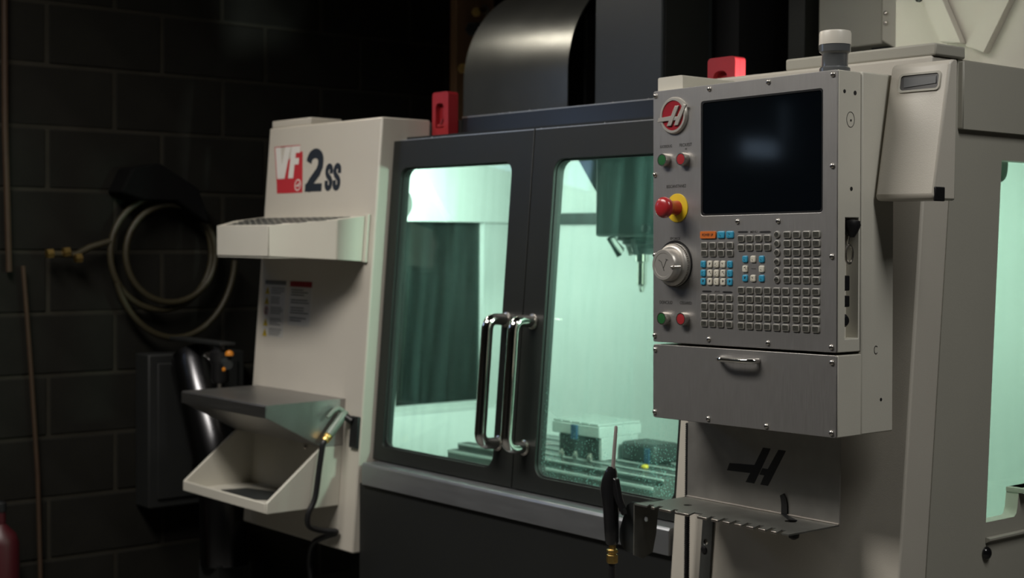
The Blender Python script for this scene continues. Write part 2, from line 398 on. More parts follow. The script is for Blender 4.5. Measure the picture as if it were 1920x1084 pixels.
# roof and rear of enclosure
MB().box((-2.45, .30, 1.785), (-.02, 1.35, 1.80), 'liner').build('roof', M)
lw_ = MB().prism([[(YF(.56, .09), .56), (1.35, .56), (1.35, 1.79), (.14, 1.79)], rect(.485, .885, .865, 1.515)], YZ(0), -2.455, -2.405, 'liner').build('left_side_panel', M)
MB().prism([rect(.47, .87, .88, 1.53)], YZ(0), -2.44, -2.43, 'glass_dark').build('side_window_pane', lw_)
MB().prism([[(.70, 1.515), (1.08, 1.515), (1.08, 1.785), (.50, 1.785)]], YZ(0), -2.405, -2.375, 'liner').build('shade_line_plate', M)  # added plate; its slanted edge imitates the work lamp's shadow boundary
bk = MB().box((-2.405, 1.06, .56), (-.02, 1.10, 1.79), 'liner').build('back_liner', M)
MB().box((-2.375, 1.035, 1.508), (-1.60, 1.06, 1.548), 'dark_iron').build('wiper_bar', bk)
MB().prism([[(.02, .86), (.02, .57), (1.06, .57), (1.06, .60), (.75, .60), (.25, .64)]], YZ(0), -2.40, -.035, 'liner').build('chip_pan', M)
# sloped ledges along the side walls
MB().prism([[(-2.405, .868), (-2.30, .868), (-2.28, .85), (-1.75, .62), (-1.75, .58), (-2.405, .58)]], XZ(0), -1.06, -.10, 'liner').build('left_ledge', M)
MB().prism([[(-.035, .83), (-.12, .83), (-.60, .64), (-.60, .58), (-.035, .58)]], XZ(0), -1.06, -.10, 'liner').build('right_ledge', M)
# header above the doors
MB().box((-1.83, .115, 1.69), (-.593, .30, 1.748), 'door_grey').build('door_rail', M)
MB().box((-2.25, .238, 1.70), (-1.73, .30, 1.80), 'door_grey').build('light_leak_cover', M)  # added dark cover, blocks interior light leaking past the red clip
hd = MB().prism([rect(-1.735, S(1.74), -.595, S(1.808))], front(.215), -.085, 0, 'header_grey').build('header_panel', M, .002)
MB().prism([rect(-1.735, S(1.8065), -.595, S(1.8085))], front(.215), -.004, .0006, 'chip').build('worn_lit_edge', hd)  # pale strip: overhead light caught by the dusty top edge, painted in
# sill, skirt, base
MB().prism([[(-.055, .757), (-.055, .812), (-.050, .819), (.085, .819), (.085, .757)]], YZ(0), -1.806, -.600, 'sill_steel').build('sill', M, .0015)
MB().box((-1.83, -.045, .05), (-.593, .03, .757), 'skirt_grey').build('skirt', M)
MB().box((-2.40, .30, .0), (-.05, 1.3, .556), 'skirt_grey').build('base', M)
# doors
def door(x0, x1, wx0, wx1, hx, gname, rad):
    yd = .045
    d = MB().prism([rect(x0, S(.822), x1, S(1.736)), rrect(wx0, S(.862), wx1, S(1.656), .03, 5, rad)], front(yd), -.035, 0, 'door_grey').build('door', M, .0015)
    MB().prism([rrect(wx0 - .012, S(.85), wx1 + .012, S(1.668), .035)], front(yd), -.024, -.018, gname).build('window_pane', d)
    MB().prism([rrect(wx0 - .004, S(.858), wx1 + .004, S(1.660), .032), rrect(wx0 + .0035, S(.8655), wx1 - .0035, S(1.6525), .028)], front(yd), -.017, -.009, 'gasket').build('window_gasket', d)
    MB().prism([rect(x0 + .002, S(1.7345), x1 - .002, S(1.7362))], front(yd), -.002, .0005, 'chip').build('worn_lit_edge', d)  # door top: edge dust plus a painted line of caught overhead light
    zt, zb = 1.247, .929
    n = front()[3] * .062
    p = [Vector((hx, YF(zt, yd), zt)), Vector((hx, YF(zt, yd), zt)) + n, Vector((hx, YF(zb, yd), zb)) + n, Vector((hx, YF(zb, yd), zb))]
    h = MB().tube(p, 0.0155, 'chrome', 20, .05, 10).build('handle', d)
    for z in (zt, zb):
        MB().lathe([(.020, 0), (.020, .004), (.016, .006)], (hx, YF(z, yd), z), front()[3], 'satin_chrome', 20).build('handle_flange', h)
    return d
dl = door(-1.826, -1.2065, -1.784, -1.288, -1.268, 'glass_left', (.035, .03, .03, .014))
dr = door(-1.2035, -.597, -1.122, -.640, -1.163, 'glass_right', (.03, .03, .035, .035))
# interior: spindle head, table
hdm = MB().box((-1.442, .50, 1.464), (-1.06, .98, 1.784), 'head_paint').build('spindle_head', M, .008)
MB().prism([[(-1.441, 1.59), (-1.441, 1.784), (-1.60, 1.784)]], XZ(0), -.95, -.505, 'head_paint').build('head_gusset', hdm)
MB().lathe([(.090, 0), (.090, -.012), (.075, -.014), (.075, -.022), (.05, -.032), (.045, -.05), (.032, -.052)], (-1.345, .62, 1.466), (0, 0, 1), 'dark_iron', 28).build('spindle_nose', hdm)
tl_ = MB().lathe([(.026, 0), (.031, -.01), (.031, -.022), (.020, -.024), (.020, -.052), (.014, -.056), (.014, -.118), (.009, -.123), (.006, -.14)], (-1.350, .60, 1.446), (0, 0, 1), 'chrome', 20).build('cutting_tool', hdm)
for k, (dx, dy) in enumerate(((-.09, -.05), (-.03, -.11), (.04, -.10), (-.11, .02), (-.065, -.09))):
    MB().tube([(-1.35 + dx, .62 + dy, 1.462), (-1.35 + dx * .9, .62 + dy * .9, 1.445), (-1.35 + dx * .72, .62 + dy * .72, 1.425 - .004 * k)], .008, 'white_metal' if k % 2 else 'dark_iron', 8).build('coolant_nozzle', hdm)
MB().lathe([(.013, 0), (.013, .01), (.006, .012)], (-1.23, .50, 1.487), (0, -1, 0), 'black_plastic', 16).build('plug', hdm)
tb = MB().box((-1.95, .36, .735), (-1.06, .80, .805), 'iron')
for y in (.40, .475, .555, .635, .715):
    tb.box((-1.95, y, .805), (-1.06, y + .045, .822), 'iron')
for y in (.40, .475, .555, .635, .715):
    tb.box((-1.95, y - .0015, .8165), (-1.06, y + .002, .8225), 'vise_steel')  # pale strips paint glossy highlights along the T-slot edges
tb.box((-1.95, .3585, .797), (-1.06, .362, .8055), 'vise_steel')  # same painted highlight along the table's front edge
tb.box((-1.96, .36, .70), (-1.055, .375, .745), 'iron')
table = tb.build('work_table', M, .003)
MB().box((-1.75, .30, .62), (-1.20, .82, .735), 'dark_iron').build('saddle', M, .006)
MB().box((-1.70, .14, .585), (-1.16, .36, .70), 'iron').build('way_cover', M, .006)
# work light fixtures
for nm, (cx, cy, cz), tgt in (('a', WL_L, (-2.38, .62, 1.52)), ('b', WL_R, (-1.9, .2, 1.2))):
    ax = (Vector(tgt) - Vector((cx, cy, cz))).normalized()
    f = MB().lathe([(.035, -.06), (.052, -.05), (.062, -.012), (.062, -.004), (.056, -.004), (.056, -.010)], (cx, cy, cz), ax, 'white_metal', 24).build('work_light', M)
    MB().lathe([(.054, -.011), (.054, -.008)], (cx, cy, cz), ax, 'lens_glow', 24).build('lens', f)
    MB().tube([Vector((cx, cy, cz)) - ax * .05, (cx, cy, 1.79)], .012, 'white_metal', 10).build('bracket', f)
# shroud: bent sheet over the tool changer, and the column cover behind the header
arc = [(.50, 1.70)] + [(.50, 1.945)] + [(.50 + .33 * (1 - math.cos(a)), 1.945 + .33 * math.sin(a)) for a in [math.radians(q) for q in range(5, 91, 5)]] + [(1.0, 2.275)]
inn = [(y + .004 if i < 2 else y + .003, z - (0.0 if i < 2 else .004)) for i, (y, z) in enumerate(arc)]
MB().prism([arc + inn[::-1]], YZ(0), -2.06, -1.565, 'shroud_grey').build('tool_changer_shroud', M, 0, 30)
MB().box((-2.05, .62, 1.80), (-1.62, 1.0, 2.14), 'black_plastic').build('tool_changer_body', M, .01)
cc = MB().box((-1.448, .50, 1.80), (-1.18, .70, 2.75), 'column_grey').build('column_cover', M, .004)
MB().box((-1.179, .51, 1.80), (-1.176, .68, 2.75), 'door_grey').build('seam_strip', cc)
MB().box((-1.60, .72, 1.80), (-1.10, 1.3, 2.8), 'black_plastic').build('column_body', M)
# decals on the left cabinet
fr0 = front()
vf = MB()
k0 = S(1.594); k1 = S(1.715)
vf.prism([[(-2.383, k0), (-2.233, k0), (-2.247, k1 + .006), (-2.262, k1 + .006), (-2.262, S(1.738)), (-2.262, S(1.738)), (-2.395, k1 - .06)]], fr0, 0, .0006, 'decal_red')
dec = vf.build('model_decal', M)
dec['label'] = 'red and navy VF 2ss model lettering'
d2 = MB()
d2.prism([[(-2.414, S(1.740)), (-2.379, S(1.740)), (-2.364, S(1.682)), (-2.350, S(1.740)), (-2.318, S(1.740)), (-2.343, S(1.640)), (-2.389, S(1.640))]], fr0, .0006, .0011, 'decal_white')
d2.prism([[(-2.312, S(1.740)), (-2.262, S(1.740)), (-2.262, S(1.718)), (-2.286, S(1.718)), (-2.287, S(1.702)), (-2.265, S(1.702)), (-2.266, S(1.682)), (-2.289, S(1.682)), (-2.292, S(1.640)), (-2.321, S(1.640))]], fr0, .0006, .0011, 'decal_white')
d2.build('letters_vf', dec)
d3 = MB()
d3.prism([[(-2.416, S(1.742)), (-2.412, S(1.742)), (-2.386, S(1.638)), (-2.390, S(1.638))]], fr0, .0006, .0012, 'decal_red')
d3.prism([[(-2.416, S(1.7395)), (-2.262, S(1.7395)), (-2.262, S(1.742)), (-2.416, S(1.742))]], fr0, .0006, .0012, 'decal_red')
d3.build('letter_outline', dec)
d4 = MB(); d4.prism([circle(-2.262, S(1.618), .018, 24), circle(-2.262, S(1.618), .0145, 24)], fr0, .0006, .0011, 'decal_white')
LOGO = ([(-.391, .978), (-.384, .994), (-.317, .998), (-.295, 1.036), (-.275, 1.036), (-.317, .960), (-.340, .960), (-.328, .980)],
        [(-.255, 1.036), (-.236, 1.036), (-.281, .960), (-.301, .960), (-.291, .980), (-.304, .980), (-.296, .994), (-.282, .994)])
def logo(mb, fr, cx, cy, sc, d0, d1, m):
    for l in LOGO: mb.prism([[(cx + (x + .313) * sc, cy + (z - .998) * sc) for x, z in l]], fr, d0, d1, m)
logo(d4, fr0, -2.262, S(1.618), .16, .0006, .0011, 'decal_white'); d4.build('roundel', dec)
def ribbon(mb, pts, wd, fr, d0, d1, m):
    """thick stroke along a 2D polyline"""
    P = [Vector(p) for p in pts]; Lf = []; Rg = []
    for i, p in enumerate(P):
        a = (P[min(i + 1, len(P) - 1)] - P[max(0, i - 1)]).normalized(); n = Vector((-a.y, a.x))
        ww = wd[i] if isinstance(wd, list) else wd
        Lf.append(p + n * ww / 2); Rg.append(p - n * ww / 2)
    for i in range(len(P) - 1):
        mb.prism([[tuple(Lf[i]), tuple(Lf[i + 1]), tuple(Rg[i + 1]), tuple(Rg[i])]], fr, d0, d1, m)
two = MB(); bx, by, hw, hh = -2.172, S(1.596), .047, .128
def P2(u, v): return (bx + u * hw, by + v * hh)
ribbon(two, [P2(-.72, .70)] + [P2(-.70 * math.cos(a), .72 + .19 * math.sin(a)) for a in [math.radians(q) for q in range(0, 181, 15)]] + [P2(.68, .60), P2(.45, .46), P2(-.30, .24), P2(-.66, .10), P2(-.70, .0)], .030, fr0, 0, .0008, 'decal_navy')
two.prism([[P2(-1.0, 0), P2(1.0, 0), P2(1.0, .19), P2(-1.0, .19)]], fr0, 0, .0009, 'decal_navy')
two.build('numeral', dec)
for cx in (-2.089, -2.045):
    s_ = MB()
    sp_ = [(.62, .62)] + [(.62 * math.cos(q), .74 + .15 * math.sin(q)) for q in [math.radians(a) for a in range(0, 181, 20)]] + [(-.60, .64), (-.35, .55), (.35, .44), (.60, .35)] + [(.62 * math.cos(q), .24 + .15 * math.sin(q)) for q in [math.radians(a) for a in range(0, -181, -20)]] + [(-.62, .37)]
    ribbon(s_, [(cx + u * .0195, S(1.597) + v * .082) for u, v in sp_], 0.0175, fr0, 0, .0008, 'decal_navy')
    s_.build('letter_s', dec)
# warning stickers
st = MB().prism([rrect(-2.416, S(1.145), -2.290, S(1.321), .004, 2)], fr0, 0, .0006, 'sticker_white').build('warning_sticker', M); st['label'] = 'white sticker with yellow warning triangles'
t_ = MB(); t_.prism([rect(-2.416, S(1.308), -2.290, S(1.321))], fr0, .0006, .001, 'sticker_grey'); t_.build('sticker_header', st)
for i, z in enumerate((1.290, 1.258, 1.226, 1.190, 1.158)):
    q = MB()
    if i == 2:
        q.prism([circle(-2.399, S(z), .013, 20), circle(-2.399, S(z), .010, 20)], fr0, .0006, .001, 'sticker_red'); q.prism([[(-2.404, S(z - .008)), (-2.398, S(z - .009)), (-2.394, S(z + .007)), (-2.401, S(z + .008))]], fr0, .0006, .0011, 'ink_soft')
        q.build('prohibition_sign', st)
    else:
        q.prism([[(-2.413, S(z - .012)), (-2.385, S(z - .012)), (-2.399, S(z + .012))]], fr0, .0006, .001, 'sticker_yellow')
        q.prism([rect(-2.4005, S(z - .006), -2.3975, S(z + .004))], fr0, .001, .0012, 'ink_soft'); q.build('warning_triangle', st)
t_ = MB()
for z in (1.292, 1.262, 1.230, 1.195, 1.163):
    for k in range(4):
        t_.prism([rect(-2.375, S(z + .006 - k * .006), -2.375 + random.uniform(.045, .078), S(z + .0085 - k * .006))], fr0, .0006, .0009, 'sticker_grey')
t_.build('printed_lines', st)
st2 = MB().prism([rrect(-2.266, S(1.186), -2.140, S(1.322), .004, 2)], fr0, 0, .0006, 'sticker_white').build('notice_sticker', M); st2['label'] = 'white notice sticker with dark red header'
MB().prism([rect(-2.266, S(1.305), -2.140, S(1.322))], fr0, .0006, .001, 'sticker_red').build('sticker_header', st2)
t_ = MB()
for k in range(13):
    if k in (3, 6, 10): continue
    t_.prism([rect(-2.256, S(1.294 - k * .0078), -2.256 + random.uniform(.06, .106), S(1.2975 - k * .0078))], fr0, .0006, .0009, 'sticker_grey')
t_.build('printed_lines', st2)
# chips lying on the top edges of doors and header
ch = MB()
for i in range(46):
    if i % 2: x = random.uniform(-1.72, -.62); z = 1.8085; y = YF(z, .215) + random.uniform(0, .012)
    else: x = random.uniform(-1.8, -.62); z = 1.7365; y = YF(z, .045) + random.uniform(.001, .02)
    s = random.uniform(.001, .0032)
    ch.add([(x - s, y, z), (x + s, y - s * .5, z), (x, y + s, z), (x + s * .4, y, z + s * 1.3)], [(0, 1, 2), (0, 1, 3), (1, 2, 3), (2, 0, 3)], 'chip')
ob_ = ch.build('metal_chips', M, 0, 0); ob_['kind'] = 'stuff'

# ------------------------------------------------------------------ red clips
def red_clip(x0, x1, z0, z1, y, label):
    t = thing('red_clip', ((x0 + x1) / 2, y, z0), label, 'clip', 'red lifting clips above the doors')
    cx = (x0 + x1) / 2; wv = x1 - x0; h = z1 - z0
    MB().prism([rrect(x0, z0, x1, z1, .010), rrect(cx - wv * .30, z0 + h * .22, cx + wv * .22, z0 + h * .76, .004, 5, (.004, wv * .2, wv * .2, .004))], XZ(y), -.016, .0, 'red_plastic').build('clip_face', t, .003)
    MB().prism([rrect(x0, z0, x1, z1, .010)], XZ(y), -.036, -.016, 'red_plastic').build('clip_body', t, .003)
    MB().box((cx - wv * .25, y - .004 + .006, z0 + h * .24), (cx + wv * .16, y + .016, z0 + h * .30), 'red_plastic').build('latch', t, .002)
    MB().prism([[(cx - wv * .02, z0 + h * .32), (cx + wv * .12, z0 + h * .42), (cx + wv * .16, z0 + h * .38), (cx + wv * .04, z0 + h * .28)]], XZ(y), -.004, .001, 'sticker_red').build('latch_tip', t)
    return t
red_clip(-1.822, -1.745, 1.748, 1.882, .20, 'tall red plastic clip beside the curved shroud')
red_clip(-.726, -.640, 1.7485, 1.882, .19, 'red plastic clip behind the control pendant screen')

# ------------------------------------------------------------------ control pendant
TH = math.radians(.75)
PP = Vector((-.2555, -.22, 1.5))
P = thing('control_pendant', PP, 'brushed steel control pendant with dark screen, keyboard and jog wheel', 'control panel')
P.rotation_euler = (0, -TH, 0)
def pb(mb, name, parent=None, bevel=0, smooth=40): return mb.build(name, parent or P, bevel, smooth, True)
PF = ((0, 0, 0), (1, 0, 0), (0, 0, 1), (0, -1, 0))         # pendant face frame
UL, UR, WT, WB, WM, WL2 = -.2350, .2325, .2622, -.2525, -.2577, -.4085
bb = MB().box((UL, .0, WB), (.204, .066, WT), 'cream').build('upper_housing', P, .002, 40, True)
sd = MB().prism([rect(.0, WB, .066, WT), rect(.021, -.2285, .061, -.006)], ((.204, 0, 0), (0, 1, 0), (0, 0, 1), (1, 0, 0)), 0, .0285, 'cream').build('side_plate', P, .0015, 40, True)
pb(MB().box((UL + .004, .066, WB), (UR - .003, .070, WT - .003), 'black_plastic'), 'seam')
pb(MB().box((UL, .070, WL2), (UR, .168, WT + .002), 'cream'), 'back_housing', None, .003)
lo = pb(MB().box((UL, .0, WL2), (UR, .0702, WM), 'cream'), 'lower_housing', None, .002)
pb(MB().prism([rrect(UL, .262, -.165, .291, .004)], PF, -.168, -.010, 'cream'), 'top_cap', None, .004)
pb(MB().box((-.15, .168, .05), (.12, .205, .20), 'putty'), 'mount_bracket')
fp = pb(MB().prism([rrect(UL, WB, UR, WT, .004, 2), rrect(-.1026, .0040, .2000, .2312, .007, 4)], PF, 0, .0035, 'panel_steel'), 'face_plate', None, .0008)
sc_ = pb(MB().prism([rrect(-.106, .001, .2035, .2345, .007, 3)], PF, .0004, .0012, 'screen'), 'screen')
pb(MB().prism([rrect(-.1026, .0040, .2000, .2312, .007, 4), rrect(-.0985, .0075, .1965, .2280, .006, 4)], PF, .0012, .0026, 'black_plastic'), 'screen_bezel', sc_)
lp = pb(MB().prism([rrect(UL, WL2, UR, WM, .004, 2)], PF, 0, .0035, 'panel_steel'), 'drawer_front', None, .0008)
pb(MB().tube([(-.049, -.0035, -.2775), (-.046, -.016, -.2775), (-.032, -.024, -.2775), (.031, -.024, -.2775), (.045, -.016, -.2775), (.048, -.0035, -.2775)], .0052, 'chrome', 14, .012), 'drawer_handle', lp)
# screws
sm = MB().lathe([(.0050, 0), (.0050, .0012), (.0042, .0028), (.0024, .0038), (.0005, .0041)], (0, 0, 0), (0, -1, 0), 'satin_chrome', 14)
sm.box((-.0026, -.0044, -.0005), (.0026, -.0034, .0005), 'ink').box((-.0005, -.0044, -.0026), (.0005, -.0034, .0026), 'ink')
sm = sm.mesh('screw')
for u, w_ in ((-.2285, .2525), (-.080, .254), (.071, .254), (.2225, .2537), (-.230, .091), (.222, .088), (-.0057, -.0090), (.0953, -.0100), (-.230, -.0740), (.2215, -.077), (-.230, -.2395), (-.0804, -.2409), (.0713, -.2416), (.221, -.2426)):
    inst('screw', sm, fp, (u, -.0035, w_), (0, random.uniform(0, 1.5), 0))
for u, w_ in ((-.2285, -.2685), (.2224, -.2708), (-.2300, -.3973), (-.0814, -.399), (.0679, -.4007), (.2218, -.3998)):
    inst('screw', sm, lp, (u, -.0035, w_), (0, random.uniform(0, 1.5), 0))
# emblem
em = pb(MB().lathe([(.0375, 0), (.0375, .003), (.0350, .0065), (.0305, .0065), (.0300, .0045), (.0005, .0045)], (-.1745, -.0035, .2085), (0, -1, 0), 'emblem_metal', 40), 'emblem')
pb(MB().prism([circle(-.1745, .2085, .0300, 36)], PF, .0075, .0084, 'emblem_red'), 'emblem_field', em)
lg = MB(); logo(lg, PF, -.1755, .2075, .52, 0.0082, .0118, 'emblem_metal'); pb(lg, 'emblem_mark', em, .0006)
# push buttons
def push(u, w_, m):
    b = pb(MB().lathe([(.0135, 0), (.0135, .008), (.0125, .0125), (.0108, .0125), (.0106, .011), (.0005, .011)], (u, -.0035, w_), (0, -1, 0), 'satin_chrome', 26), 'push_button')
    pb(MB().lathe([(.0106, .0108), (.0104, .0124), (.0005, .0128)], (u, -.0035, w_), (0, -1, 0), m, 24), 'button_cap', b)
push(-.1985, .1195, 'green_button'); push(-.1462, .1185, 'red_button'); push(-.1994, -.2033, 'green_button'); push(-.1456, -.2027, 'red_button')
# emergency stop
es = pb(MB().lathe([(.0290, 0), (.0290, .0018), (.0270, .0022), (.0005, .0022)], (-.1662, -.0035, .0215), (0, -1, 0), 'yellow', 36), 'emergency_stop')
pb(MB().lathe([(.0150, .002), (.0140, .012), (.0140, .024), (.0165, .028), (.0205, .033), (.0215, .038), (.0205, .044), (.0160, .0485), (.008, .0500), (.0005, .0503)], (-.1662, -.0035, .0215), (0, -1, 0), 'estop_red', 32), 'mushroom_head', es)
# jog wheel
jw = pb(MB().lathe([(.0440, 0), (.0440, .004), (.0425, .0045), (.0425, .009), (.0410, .0105), (.0405, .012), (.0360, .0150), (.0355, .0150)], (-.1725, -.0035, -.0938), (0, -1, 0), 'knob_metal', 48), 'jog_wheel')
pb(MB().prism([circle(-.1725, -.0915, .0475, 40)], PF, .0036, .0046, 'black_plastic'), 'scale_ring', jw)
kn = pb(MB().lathe([(.0325, .013), (.0325, .026), (.0312, .034), (.0300, .0352), (.0245, .0352), (.0240, .0345), (.0005, .0345)], (-.1725, -.0035, -.0938), (0, -1, 0), 'knob_metal', 44), 'knob', jw)
pb(MB().tube([(-.1490, -.031, -.098), (-.1490, -.0400, -.098), (-.1430, -.0400, -.0975), (-.1370, -.026, -.097)], .0028, 'satin_chrome', 10, .003), 'finger_spinner', kn)
kt = MB()
for a, b in (((-.186, -.0835), (-.178, -.0875)), ((-.178, -.0875), (-.170, -.106)), ((-.163, -.083), (-.172, -.100)), ((-.166, -.082), (-.159, -.084))):
    ribbon(kt, [a, b], .0012, PF, .0379, .0384, 'ink_soft')
pb(kt, 'engraving', kn)
tk = MB()
for i in range(60):
    a = 2 * PI * i / 60; c_, s__ = math.cos(a), math.sin(a); r0, r1 = .0428, .0436
    tk.box((-.1725 + c_ * .0431 - .0007, -.0125, -.0938 + s__ * .0431 - .0007), (-.1725 + c_ * .0431 + .0007, -.0085, -.0938 + s__ * .0431 + .0007), 'satin_chrome')
pb(tk, 'knurl_ring', jw)
# printed labels
for body, u, w_, wd, h in (('SUCRSOUG', -.1985, .1475, .034, .0058), ('FECX/EST', -.1435, .1478, .034, .0062), ('II', -.1425, .1395, .0045, .0035), ('BSSCANSTANEZ', -.1695, .0655, .054, .0062), ('EPORCE', -.1725, -.0405, .028, .0052), ('DONCSUD', -.1978, -.1705, .036, .0065), ('CESSARED', -.1427, -.1705, .033, .0058)):
    tm = MB(); text_mb(tm, body, PF, u, w_, h, wd, 'ink_soft', 0, .0038, .012); pb(tm, 'printed_label', fp, 0, 0)
# keys
def key_mesh(wd, h, face, rim, rnd=.003, glyph=0):
    k = MB(); x, y = wd / 2, h / 2
    lp_ = [rrect(-x + i, -y + i, x - i, y - i, max(.0006, rnd - i * .6), 3) for i in (0, .0004, .0020)]
    dd = (0, .0022, .0029); vs = []; fs = []; n = len(lp_[0])
    for l, d in zip(lp_, dd): vs += [(p[0], -d, p[1]) for p in l]
    for j in range(2):
        for i in range(n): fs.append((j * n + i, j * n + (i + 1) % n, (j + 1) * n + (i + 1) % n, (j + 1) * n + i))
    k.add(vs, fs, rim); k.add([vs[2 * n + i] for i in range(n)], [tuple(range(n))], face)
    ink = 'ink' if face in ('white_key', 'blue_key', 'orange_key') else 'ink_soft'
    if glyph:
        rg = random.Random(glyph)
        for q in range(2 + glyph % 3):
            a = (rg.uniform(-.22, .22) * wd, rg.uniform(-.25, .25) * h); b = (a[0] + rg.uniform(-.2, .2) * wd, a[1] + rg.uniform(-.28, .28) * h)
            if abs(a[0] - b[0]) + abs(a[1] - b[1]) > .0015: ribbon(k, [a, b], .0011, PF, .0028, .00305, ink)
    return k.mesh('key', 30)
KM = {}
def key(u, w_, wd, h, face, rim=None, rnd=.003):
    g = random.randint(1, 5); q = (round(wd, 4), round(h, 4), face, g)
    if q not in KM: KM[q] = key_mesh(wd, h, face, rim or ('key_rim' if face == 'grey_key' else face), rnd, g)
    return inst('key', KM[q], fp, (u, -.0035, w_))
ok = pb(MB().prism([rrect(-.1022, -.0413, -.0608, -.0270, .0025, 3)], PF, .0035, .0062, 'orange_key'), 'reset_key', fp, .0007)
tm = MB(); text_mb(tm, 'POWER UP', PF, -.0815, -.0340, .0052, .029, 'ink', 0, .0065, .015); pb(tm, 'key_lettering', ok, 0, 0)
for u in (-.0475, -.0243): key(u, -.0342, .0190, .0142, 'blue_key')
GK = dict(w=.0178, h=.0136)
for u in (-.0918, -.0696, -.0474, -.0243):
    for w_ in (-.0552, -.0706): key(u, w_, .0178, .0136, 'grey_key')
for w_ in (-.0921, -.1098, -.1265):
    for i, u in enumerate((-.0947, -.077, -.0596, -.0422, -.0245)): key(u, w_, .0132, .0140, 'blue_key' if i in (0, 4) else 'white_key')
for u in (-.0916, -.07, -.0486, -.026):
    for w_ in (-.1582, -.1758, -.1926, -.2099): key(u, w_, .0178, .0136, 'grey_key')
for u in (.0042, .0256, .0478, .0698):
    for w_ in (-.0421, -.0595): key(u, w_, .0178, .0136, 'grey_key')
for j, w_ in enumerate((-.082, -.1009, -.1188)):
    for i, u in enumerate((.0146, .035, .0561)):
        if i == 1 and j == 1: continue
        key(u, w_, .0132, .0134, 'white_key' if (i == 1 or j == 1) else 'blue_key')
for w_ in (-.0355, -.0527, -.0696, -.087, -.104, -.1208): key(.0933, w_, .0152, .0142, 'grey_key', None, .0068)
for u in (.1179, .1403, .164, .1865):
    for w_ in (-.0362, -.0526, -.0694, -.0869, -.104, -.1208): key(u, w_, .0182, .0136, 'grey_key')
for u in (.0046, .0265, .0482, .0702, .0929, .1149, .1397, .1631, .1857):
    for w_ in (-.1422, -.1593, -.1763, -.1937, -.211): key(u, w_, .0178, .0136, 'grey_key')
bars = MB()
for a, b, w_ in ((-.0055, .022, -.0295), (.0491, .0785, -.0302), (-.099, -.0715, -.1461), (-.0452, -.0171, -.1467)):
    bars.prism([[(a, w_), (a + .004, w_ + .0017), (b - .004, w_ + .0017), (b, w_), (b - .004, w_ - .0017), (a + .004, w_ - .0017)]], PF, .0035, .0039, 'ink')
text_mb(bars, 'MENU', PF, .0356, -.0297, .0040, .018, 'ink_soft', 0, .0038, .012)
text_mb(bars, 'JOG', PF, -.0583, -.1463, .0040, .014, 'ink_soft', 0, .0038, .012)
text_mb(bars, '----', PF, .0352, -.1005, .0012, .011, 'ink_soft', 0, .0038, .01)
pb(bars, 'keypad_print', fp, 0, 0)
# things in the side slot and marks on the side
SF = ((UR, 0, 0), (0, 1, 0), (0, 0, 1), (1, 0, 0))
def dot(y, w_, r, m='ink'): 
    return pb(MB().prism([circle(y, w_, r, 14)], SF, -.0005, .0006, m), 'screw_hole', sd)
for y, w_, r in ((.017, .224, .0035), (.048, .223, .0042), (.038, .047, .0038)): dot(y, w_, r)
rg_ = MB(); rg_.prism([circle(.035, .1735, .0118, 28, .0145), circle(.035, .1735, .0108, 28, .0135)], SF, -.0005, .0005, 'ink_soft'); rg_.prism([circle(.036, .172, .0022, 12)], SF, -.0005, .0006, 'ink'); pb(rg_, 'ring_mark', sd)
cm = MB(); ribbon(cm, [(.114 + .0055 * math.cos(math.radians(a)), -.252 + .0075 * math.sin(math.radians(a))) for a in range(45, 316, 27)], .0013, SF, -.0005, .0006, 'ink'); pb(cm, 'hand_drawn_mark')
pb(MB().prism([circle(.130, -.346, .0032, 12)], SF, -.0005, .0006, 'ink'), 'paint_chip')
sl = MB().lathe([(.004, 0), (.016, .004), (.018, .012), (.012, .026), (.006, .034)], (.228, .044, -.008), (0, 0, -1), 'black_plastic', 18)
plug = pb(sl, 'slot_knob')
pb(MB().tube([(.228, .038, -.040), (.229, .034, -.050), (.228, .036, -.058)], .0025, 'chrome', 8), 'key_chain', plug)
pb(MB().tube([(.229, .037 + .0105 * math.cos(a), -.073 + .017 * math.sin(a)) for a in [2 * PI * i / 20 for i in range(21)]], .0024, 'satin_chrome', 8), 'key_ring', plug)
for a, b in ((-.112, -.140), (-.149, -.170)):
    pb(MB().box((.204, .0215, b), (.2290, .040, a), 'black_plastic'), 'slot_block', None, .002)
pb(MB().lathe([(.012, 0), (.012, .010), (.008, .014)], (.215, .030, -.195), (1, 0, 0), 'black_plastic', 18), 'slot_button')

# ------------------------------------------------------------------ signal light on the pendant
B = thing('signal_light', (-.082, -.160, 1.766), 'small grey and white signal light on top of the control pendant', 'signal light')
bp_ = (-.082, -.160, 1.766)
MB().lathe([(.0285, 0), (.0285, .010), (.0255, .013), (.0240, .0135), (.0240, .036), (.0250, .038), (.0290, .041), (.0290, .054)], bp_, (0, 0, 1), 'beacon_grey', 36).build('lamp_base', B)
MB().lathe([(.0296, .054), (.0296, .075), (.0280, .0790), (.022, .0805), (.0005, .081)], bp_, (0, 0, 1), 'beacon_white', 36).build('lens_cap', B)

